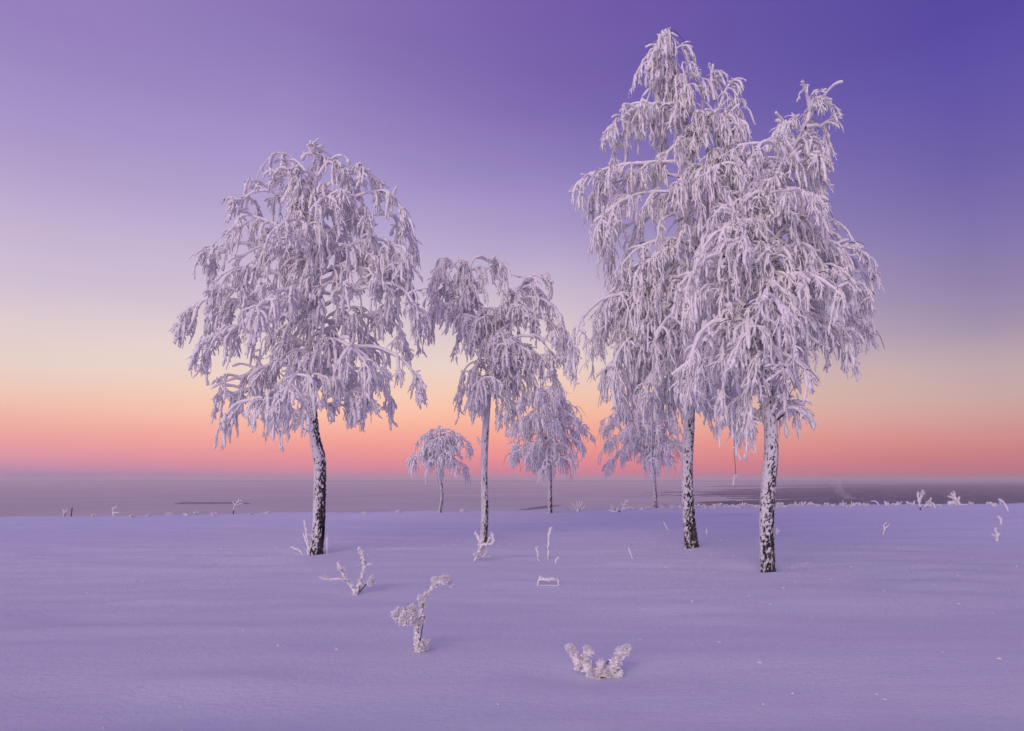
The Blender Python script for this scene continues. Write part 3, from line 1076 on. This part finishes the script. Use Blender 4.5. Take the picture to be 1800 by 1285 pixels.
def plant(name, label, base_px, stems, seed, cat='plant', group=None, blobs=(), dark=(), r_px=3.0, fuzz=1.0, spread=.12):
    """stems: lists of (u,v) or (u,v,r); rime tubes. blobs: (u,v,r) lumps. dark: bare stem polylines. all radii in photo pixels."""
    rs = np.random.RandomState(seed)
    b = G(*base_px)
    Y0 = b[1]
    sc_ = Y0 / F
    root = empty(name, b)
    tag(root, label, cat, group)
    fr, bk = MB(), MB()
    shift = b - P(base_px[0], base_px[1], Y0)       # sits the drawn base exactly on the snow

    for st in stems:
        rp = np.array([p[2] if len(p) > 2 else r_px for p in st], float)
        dep = rs.uniform(-spread, spread)
        w_ = px_path([(p[0], p[1]) for p in st], Y0, dep) + shift
        if abs(st[0][1] - base_px[1]) < 5:
            w_ = np.vstack([w_[:1] - UP * .06, w_])
            rp = np.r_[rp[:1], rp]
        q = resample(np.c_[w_, rp * sc_], max(8, int(np.linalg.norm(np.diff(w_, axis=0), axis=1).sum() / max(.02, Y0 * .0022))))
        m = len(q)
        q[:, :3] += rs.normal(size=(m, 3)) * q[:, 3:4] * .18
        R = q[:, 3][None, :, None] * .6 * lump(1, m, 7, rs, .55, .4)
        R[:, -1] *= .6
        fr.tubes(q[None, :, :3], R, rs=rs)
        n = int(m * 30 * fuzz)
        ia = rs.randint(m, size=n)
        d = unit(rs.normal(size=(n, 3)) + UP * .25)
        rr = q[ia, 3]
        plates(fr, q[ia, :3] + d * rr[:, None] * .45 * rs.rand(n, 1), rr * (.5 + .6 * rs.rand(n)), rs, d)
        # the stem itself, showing on the lee side
        cq = q[:, :3] + np.array([.5, -.3, -.5]) * q[:, 3:4] * np.linspace(1, .3, m)[:, None]
        bk.tubes(cq[None], (q[:, 3] * .22)[None, :, None] * np.ones((1, 1, 5)), rs=rs)
    for (u, v, r) in blobs:
        c = P(u, v, Y0 + rs.uniform(-spread, spread) * .5) + shift
        for kk in range(3):
            ball(fr, c + rs.normal(size=3) * r * sc_ * .35, r * sc_ * rs.uniform(.7, .95), rs)
    for st in dark:
        w_ = resample(px_path(st, Y0, rs.uniform(-.03, .03)) + shift, 8)
        bk.tubes(w_[None], np.full((1, 8, 5), max(.9 * sc_, .004)), rs=rs)
    so = bk.build('stem', M_TWIG, root, origin=b)
    fr.build('frost', M_FROST, root, origin=b)
    return root


plant('frosted_sapling', 'forked frosted sapling with a knobbed tip, in the snow right of the left birch', (626, 1046),
      [[(626, 1046, 4), (633, 1022, 4), (640, 1000, 3.5), (641, 985, 4), (636, 972, 5), (630, 967, 5)],
       [(624, 1042, 3.5), (612, 1022, 3.5), (603, 1008, 4), (595, 998, 4)], [(612, 1020, 2.5), (595, 1018, 2.5), (578, 1019, 2), (562, 1016, 2)],
       [(601, 1004, 3), (594, 992, 3), (596, 988, 2)], [(628, 1042, 2), (640, 1028, 2), (650, 1022, 3), (655, 1014, 4)], [(641, 994, 2), (652, 992, 1.6)], [(641, 994, 1.5), (628, 994, 1)]],
      301, 'sapling', blobs=[(653, 1022, 6), (600, 1002, 5), (573, 1016, 4)], dark=[[(632, 1042), (638, 1034), (646, 1025)], [(626, 1044), (631, 1032)]])
plant('frosted_sapling', 'tall bent frosted sapling with shaggy rime clumps in the centre foreground', (736, 1146),
      [[(736, 1146, 6), (733, 1120, 5.5), (733, 1100, 5.5), (738, 1080, 5), (743, 1060, 5.5), (750, 1046, 4.5), (760, 1034, 4.5), (768, 1022, 5)],
       [(733, 1100, 4), (726, 1094, 4), (718, 1090, 5)], [(741, 1066, 5), (744, 1050, 4.5), (747, 1042, 3)], [(768, 1024, 4), (778, 1022, 4.5), (786, 1020, 5)], [(738, 1144, 4), (748, 1138, 5), (753, 1128, 4)]],
      302, 'sapling', blobs=[(717, 1080, 13), (711, 1088, 9), (722, 1070, 7), (783, 1016, 9), (791, 1028, 6), (764, 1022, 6), (746, 1136, 8), (745, 1092, 5), (741, 1055, 7)],
      dark=[[(736, 1146), (741, 1110), (746, 1084)], [(784, 1023), (790, 1024)], [(716, 1062), (728, 1064)]], spread=.06)
plant('frosted_shrub', 'low V-shaped shrub thick with rime, nearest plant in the foreground', (1058, 1193),
      [[(1052, 1192, 7), (1038, 1182, 8), (1022, 1168, 8), (1010, 1154, 8), (1003, 1141, 7)], [(1042, 1184, 6), (1034, 1168, 7), (1028, 1154, 6)], [(1028, 1146, 5), (1036, 1146, 5), (1042, 1152, 4)],
       [(1054, 1184, 5), (1054, 1172, 6), (1056, 1161, 5)], [(1062, 1190, 8), (1074, 1178, 9), (1084, 1162, 8), (1092, 1148, 7), (1098, 1142, 7)], [(1096, 1146, 6), (1102, 1150, 4)], [(1092, 1146, 5), (1086, 1140, 4)],
       [(1078, 1190, 4), (1088, 1186, 5), (1091, 1182, 4)], [(1044, 1190, 4), (1036, 1186, 4)], [(1020, 1172, 4), (1012, 1176, 3)]],
      303, 'shrub', blobs=[(1003, 1142, 7), (1030, 1142, 6), (1098, 1142, 7), (1070, 1184, 9)], dark=[[(1050, 1195), (1058, 1191), (1066, 1192)], [(1074, 1196), (1080, 1190), (1084, 1186)], [(1066, 1168), (1070, 1162)]],
      fuzz=1.4, spread=.10)
plant('frosted_stalk', 'frosted stalk bent over into a low flat hoop in the snow', (948, 1029),
      [[(946, 1029, 2.2), (945, 1023, 2.4), (949, 1018, 3), (962, 1019, 3), (976, 1018, 3), (981, 1019, 2.4), (981, 1028, 2)], [(948, 1019, 2), (950, 1013, 1.6)], [(942, 1029, 1.2), (960, 1029.5, 1), (982, 1029, 1)]], 304, 'stalk', fuzz=.6, spread=.03)
plant('frosted_stalk', 'tallest straight frosted stalk standing behind the hoop-shaped stalk', (964, 983),
      [[(964, 983, 2), (964, 965, 2), (964, 948, 2.2), (966, 934, 2.2), (969, 929, 3)]], 305, 'stalk', fuzz=.7)
plant('frosted_stalk', 'short forked frosted stalk leaning left beside the tallest stalk', (948, 986),
      [[(948, 986, 1.8), (945, 973, 1.9), (942, 963, 2)], [(944, 968, 1.4), (946, 961, 1.2)]], 306, 'stalk', fuzz=.7)
plant('frosted_stalk', 'tiny hooked frosted stalk right of the tallest stalk', (976, 990), [[(976, 990, 1.4), (978, 982, 1.4), (982, 980, 1.4)]], 307, 'stalk', fuzz=.6)
plant('frosted_seedling', 'tangle of frosted seedlings around the foot of the slender middle birch', (836, 986),
      [[(834, 987, 2.2), (840, 972, 2.6), (846, 958, 3), (842, 948, 3), (836, 936, 3)], [(844, 958, 3), (856, 957, 3), (868, 956, 2.4), (866, 946, 2.6), (865, 938, 3)], [(856, 956, 2), (861, 946, 2.4)],
       [(838, 978, 2), (850, 979, 2), (860, 978, 2)], [(850, 978, 1.6), (856, 969, 2)], [(845, 955, 2.6), (849, 944, 2.6)], [(840, 972, 2.2), (845, 966, 3)]],
      308, 'seedling', blobs=[(846, 966, 6), (838, 975, 4), (864, 950, 5)], fuzz=.8)
plant('frosted_sucker', 'cluster of frosted suckers left of the tall left birch\'s foot', (546, 974),
      [[(546, 974, 2.2), (541, 952, 2.2), (538, 934, 2.4), (535, 916, 2.4)], [(541, 974, 2), (541, 955, 2), (540, 936, 2)], [(546, 972, 2), (540, 955, 2), (533, 938, 2)], [(550, 974, 2), (549, 950, 2), (550, 932, 2)],
       [(542, 940, 2), (550, 942, 2)]], 309, 'sucker', dark=[[(545, 974), (544, 966)], [(549, 974), (549, 958)]], fuzz=.8)
plant('frosted_stalk', 'arched frosted grass stalk left of the left birch\'s foot', (532, 975), [[(532, 975, 1.6), (527, 968, 1.8), (519, 964, 2), (511, 962, 2.2)]], 310, 'stalk', fuzz=.6)
plant('frosted_stalk', 'thin upright frosted stalk close right of the left birch\'s foot', (575, 974), [[(575, 974, 1.3), (575, 955, 1.3), (575, 942, 1.2)]], 311, 'stalk', fuzz=.5)
plant('frosted_sapling', 'small frosted sprig with a hooked top on open snow at the right', (1553, 939),
      [[(1553, 939, 1.8), (1554, 930, 1.8), (1559, 926, 1.8), (1562, 924, 1.8)], [(1554, 930, 1.4), (1554, 922, 1.8), (1557, 919, 1.8)]], 312, 'sprig', fuzz=.7)
plant('frosted_sapling', 'small bushy frosted sprig near the right edge, nearer of two', (1752, 951),
      [[(1752, 951, 2.4), (1753, 940, 2.4), (1750, 930, 2)], [(1752, 947, 2), (1746, 939, 1.8)], [(1752, 945, 2), (1757, 938, 1.6)]], 313, 'sprig')
plant('frosted_sapling', 'hooked frosted sprig near the right edge, farther of two', (1759, 922), [[(1759, 922, 1.8), (1760, 912, 1.8), (1756, 907, 1.6)], [(1759, 914, 1.2), (1754, 908, 1)]], 314, 'sprig', fuzz=.6)
plant('frosted_sapling', 'Y-shaped frosted sapling with a bare dark foot on the right ridge', (1618, 897),
      [[(1617.5, 890, 2), (1616, 882, 2.4), (1614, 872, 2.2), (1613, 866, 2)], [(1616.5, 882, 2.2), (1620, 872, 2.4), (1622, 864, 2.4)]], 315, 'sapling', dark=[[(1618, 898), (1617.5, 888)]], blobs=[(1621, 868, 3)])
plant('frosted_shrub', 'spreading antler-like frosted shrub on the right ridge', (1686, 888),
      [[(1688, 888, 2.4), (1682, 880, 2.4), (1678, 872, 2.2), (1677, 865, 2)], [(1681, 878, 1.8), (1673, 874, 1.8), (1666, 872, 1.6)], [(1684, 882, 2), (1686, 874, 1.8)], [(1676, 872, 1.6), (1673, 868, 2)], [(1690, 888, 2.4), (1700, 888, 2)], [(1684, 888, 3), (1676, 883, 3), (1668, 884, 3)]],
      316, 'shrub', blobs=[(1672, 884, 4), (1680, 882, 4)])
plant('frosted_stalk', 'long frosted stalk leaning down the slope at the far right edge', (1772, 899), [[(1772, 899, 1.6), (1767, 886, 1.6), (1760, 879, 1.8), (1757, 878, 2)], [(1758, 879, 2), (1759, 885, 2)]], 317, 'stalk', fuzz=.6)
plant('frosted_stalk', 'thin arching frosted stalk curling left on the right ridge', (1545, 888), [[(1545, 888, 1.2), (1542, 883, 1.2), (1537, 880.5, 1.2), (1532, 881, 1.2)]], 318, 'stalk', fuzz=.4)
plant('frosted_sapling', 'frosted fan-topped sapling with a dark stem left of the left birch', (410, 904),
      [[(410.5, 897, 1.4), (413, 888, 1.5), (418, 881, 1.4), (420, 877, 1.2)], [(412, 890, 1.2), (420, 886, 1.2), (426, 884, 1)], [(413, 888, 1.1), (409, 882, 1)], [(415, 885, 1), (424, 880, 1)]], 319, 'sapling', dark=[[(410, 904), (410.5, 894)]], fuzz=.8)
plant('dead_stub', 'leafless dark leaning stub on the ridge at the far left', (125, 908), [[(126, 901, .9), (127, 894, .9)]], 331, 'stub', dark=[[(125, 909), (126, 900), (127, 893)]], fuzz=.4)
plant('frosted_sapling', 'small frosted fork beside the dark stub at the far left', (114, 908),
      [[(113, 905, 1.2), (112, 898, 1.2), (110, 895, 1)], [(113, 903, 1.2), (117, 896, 1.2)]], 320, 'sprig', dark=[[(113, 908), (114, 902)]], fuzz=.7)
plant('frosted_sapling', 'small pale frosted sprig on the left ridge between stub and fan-topped sapling', (200, 907),
      [[(200, 907, 1.2), (198, 898, 1.4), (198, 892, 1.2)], [(198, 896, 1.2), (205, 890, 1.2)], [(199, 901, 1), (208, 901, 1)]], 321, 'sprig', fuzz=.7)
plant('frosted_shrub', 'frosted fir-like sprig on the ridge left of the hidden small birch', (1094, 897),
      [[(1094, 897, 1.8), (1096, 889, 1.8), (1100, 883, 1.6), (1104, 879, 1.5)], [(1096, 890, 1.5), (1092, 884, 1.3)], [(1097, 888, 1.4), (1104, 888, 1.3)], [(1093, 895, 1.6), (1107, 892, 1.3)]], 322, 'sprig', blobs=[(1101, 882, 3)])
plant('frosted_shrub', 'wispy round frosted shrub on the ridge right of the broad small birch', (1015, 899),
      [[(1014, 899, 1.2), (1010, 890, 1.2), (1005, 884, 1)], [(1015, 899, 1.2), (1015, 888, 1.2), (1013, 880, 1)], [(1016, 899, 1.2), (1021, 889, 1.2), (1024, 882, 1)], [(1016, 899, 1), (1026, 892, 1), (1030, 888, .8)], [(1013, 898, 1), (1005, 893, 1), (1001, 890, .8)], [(1015, 894, 1), (1019, 885, 1), (1018, 879, .8)]],
      323, 'shrub', dark=[[(1012, 900), (1010, 895)], [(1018, 900), (1019, 894)]], fuzz=.8)
plant('frosted_shrub', 'low dark-stemmed frosted shrub between wispy shrub and fir-like sprig', (1082, 900),
      [[(1082, 900, 1.5), (1077, 894, 1.5), (1074, 889, 1.2)], [(1083, 900, 1.4), (1086, 893, 1.3)], [(1081, 899, 1.4), (1071, 897, 1.2)]], 324, 'shrub', dark=[[(1080, 900), (1083, 896)], [(1086, 901), (1090, 898)]], fuzz=.8)
plant('frosted_stalk', 'slanting frosted stalk between the wispy shrub and the tallest birch', (1174, 931), [[(1174, 931, 1), (1170, 924, 1.1), (1166, 917, 1)]], 325, 'stalk', fuzz=.4)
plant('frosted_stalk', 'leaning frosted stalk on open snow left of the tallest birch\'s foot', (1112, 982), [[(1112, 982, 1.2), (1109, 975, 1.3), (1105, 964, 1.2)]], 326, 'stalk', fuzz=.4)
plant('frosted_stalk', 'short upright frosted stalk right of the tallest birch\'s foot', (1242, 938), [[(1242, 938, 1.1), (1242, 933, 1.2), (1242, 928, 1.1)]], 327, 'stalk', fuzz=.4)
plant('frosted_stalk', 'little frosted tuft touching the right side of the nearest trunk', (1366, 940), [[(1366, 940, 1.4), (1367, 934, 1.8), (1365, 929, 1.4)], [(1366, 936, 1.2), (1371, 932, 1.2)]], 328, 'tuft', fuzz=.8)
plant('frosted_sapling', 'low frosted arch of twigs on the ridge, right of the Y-shaped sapling', (1640, 893),
      [[(1645, 894, 1.6), (1640, 885, 1.8), (1634, 880, 2), (1628, 884, 2)], [(1636, 888, 2.4), (1630, 887, 2.4), (1626, 890, 2)], [(1636, 880, 1.2), (1636, 876, 1.4)]], 329, 'shrub', blobs=[(1633, 885, 4)])
plant('frosted_shrub', 'rime-covered mound of twigs close right of the nearest trunk on the ridge', (1372, 892),
      [[(1366, 893, 2), (1368, 886, 2.4), (1374, 884, 2)], [(1372, 893, 2), (1376, 886, 2)], [(1374, 893, 2), (1382, 890, 1.8)]], 330, 'shrub', blobs=[(1371, 887, 4)], dark=[[(1376, 894), (1388, 894)]])


ORD = ['first', 'second', 'third', 'fourth', 'fifth', 'sixth', 'seventh', 'eighth', 'ninth', 'tenth', 'eleventh', 'twelfth', 'thirteenth', 'fourteenth',
       'fifteenth', 'sixteenth', 'seventeenth', 'eighteenth']


def ridge_tufts(us, label, group, name, seed, hmin, hmax):
    rs = np.random.RandomState(seed)
    for iu, u in enumerate(us):
        vr = float(np.interp(u, ru, rv)) + rs.uniform(-.5, 2.2)
        nst = rs.randint(3, 7)
        stems = []
        hh = rs.uniform(hmin, hmax)
        for k in range(nst):
            a = rs.uniform(-1, 1)
            h = hh * rs.uniform(.5, 1)
            curl = rs.uniform(-.5, .8)
            stems.append([(u + a * 3, vr, 1.0), (u + a * 4.5, vr - h * .6, 1.1), (u + a * 5 + a * curl * 4, vr - h, 1.1), (u + a * 6 + a * curl * 7, vr - h * (.9 if curl > .2 else 1.15), .9)])
        plant(name, label % ORD[iu], (u, vr), stems, int(seed * 100 + u), 'grass tuft', group, blobs=[(u, vr - 1.5, 2.6)], fuzz=.6, spread=.25)


ridge_tufts([1222, 1238, 1252, 1262, 1275, 1284, 1296, 1306, 1318, 1330], 'short frosted grass tuft on the ridge, %s rightward between the two right trunks', 'ridge tufts between the right trunks', 'grass_tuft', 5, 4, 8)
ridge_tufts([1395, 1403, 1411, 1420, 1428, 1437, 1452, 1464, 1480, 1490, 1500, 1514, 1522, 1560, 1572, 1580, 1598, 1605], 'frosted grass tuft on the ridge, %s to the right of the nearest trunk', 'ridge tufts right of the trunks', 'grass_tuft', 6, 4, 9)
ridge_tufts([1118, 1128, 1140, 1166, 1180, 1196], 'low frosted grass tuft by the hidden small birch, %s from the left', 'ridge tufts by the hidden birch', 'grass_tuft', 7, 3, 7)
ridge_tufts([165, 232, 262, 300, 330, 345, 375, 440, 470, 640, 700, 812], 'tiny frosted grass tuft on the left ridge, %s from the left edge', 'ridge tufts on the left', 'grass_tuft', 8, 2, 5)
ridge_tufts([1650, 1705, 1735, 1748], 'low frosted grass tuft right of the Y-shaped sapling, %s from the left', 'ridge tufts at the right edge', 'grass_tuft', 9, 3, 6)

# ------------------------------------------------------------------ rime fallen from the branches
rs_ = np.random.RandomState(55)
fm = MB()
n_ = 600
fy = 4.2 + 26 * rs_.rand(n_) ** 1.6
fx = (rs_.rand(n_) - .5) * 1.7 * fy
half = n_ // 2
for k_, key in enumerate('ABCD'):
    sl_ = slice(k_ * 110, k_ * 110 + 110)
    fx[sl_] = BASE[key][0] + rs_.normal(size=110) * 1.6
    fy[sl_] = BASE[key][1] + rs_.normal(size=110) * 1.6
fz = ground_z(fx, fy)
fs = .005 + .011 * rs_.rand(n_) ** 3
octa = np.array([[1, 0, 0], [-1, 0, 0], [0, 1, 0], [0, -1, 0], [0, 0, 1], [0, 0, -1]], float)
of = np.array([[0, 2, 4], [2, 1, 4], [1, 3, 4], [3, 0, 4], [2, 0, 5], [1, 2, 5], [3, 1, 5], [0, 3, 5]])
for i_ in range(n_):
    fm.raw(np.array([fx[i_], fy[i_], fz[i_]]) + octa * fs[i_] * (.6 + .8 * rs_.rand(6, 1)) * [1.6, 1.2, .8], f3=of)
o = fm.build('fallen_frost', M_FROST, smooth=False)
tag(o, 'scattered crumbs of fallen rime lying on the snow', 'frost', kind='stuff')

# ------------------------------------------------------------------ smoke from the valley woods
mbs = MB()
sp = np.array([(1508, 882), (1492, 875), (1480, 869), (1474, 860), (1469, 851), (1465, 844)], float)
D0 = 2600.0
wp = np.array([P(u, v, D0) for u, v in sp])
q = resample(np.c_[wp, np.array([10, 16, 16, 18, 20, 14])], 24)
R = q[:, 3][None, :, None] * lump(1, 24, 10, rng, .5, .4)
R[:, 0] *= .2
R[:, -1] *= .2
mbs.tubes(q[None, :, :3], R)
m, t, b = new_mat('thin_smoke')
t.nodes.remove(b)
pv = t.nodes.new('ShaderNodeVolumePrincipled')
pv.inputs['Color'].default_value = (.95, .93, .93, 1)
sn = add_noise(t, .03, 4, .7)
sm = t.nodes.new('ShaderNodeMapRange')
t.links.new(sn, sm.inputs[0])
sm.inputs[1].default_value = .42
sm.inputs[2].default_value = .75
sm.inputs[3].default_value = .0
sm.inputs[4].default_value = .03
t.links.new(sm.outputs[0], pv.inputs['Density'])
t.links.new(pv.outputs[0], t.nodes['Material Output'].inputs['Volume'])
smoke = mbs.build('smoke_plume', m)
tag(smoke, 'thin pale smoke plume leaning over the far forest on the right', 'smoke')

# ------------------------------------------------------------------ evening haze lying over the valley
hx, hy0, hy1, hz0, hz1 = 24600, -800, 24600, VALLEY - 2, 26.0
me = bpy.data.meshes.new('haze')
vv = [(x, y, z) for z in (hz0, hz1) for y in (hy0, hy1) for x in (-hx, hx)]
me.from_pydata(vv, [], [(0, 2, 3, 1), (4, 5, 7, 6), (0, 1, 5, 4), (2, 6, 7, 3), (0, 4, 6, 2), (1, 3, 7, 5)])
m, t, b = new_mat('evening_haze')
t.nodes.remove(b)
pv = t.nodes.new('ShaderNodeVolumePrincipled')
pv.inputs['Color'].default_value = (.95, .88, .83, 1)
pv.inputs['Density'].default_value = .00010
pv.inputs['Anisotropy'].default_value = .0
t.links.new(pv.outputs[0], t.nodes['Material Output'].inputs['Volume'])
me.materials.append(m)
hz = bpy.data.objects.new('haze', me)
sc.collection.objects.link(hz)
tag(hz, kind='stuff')
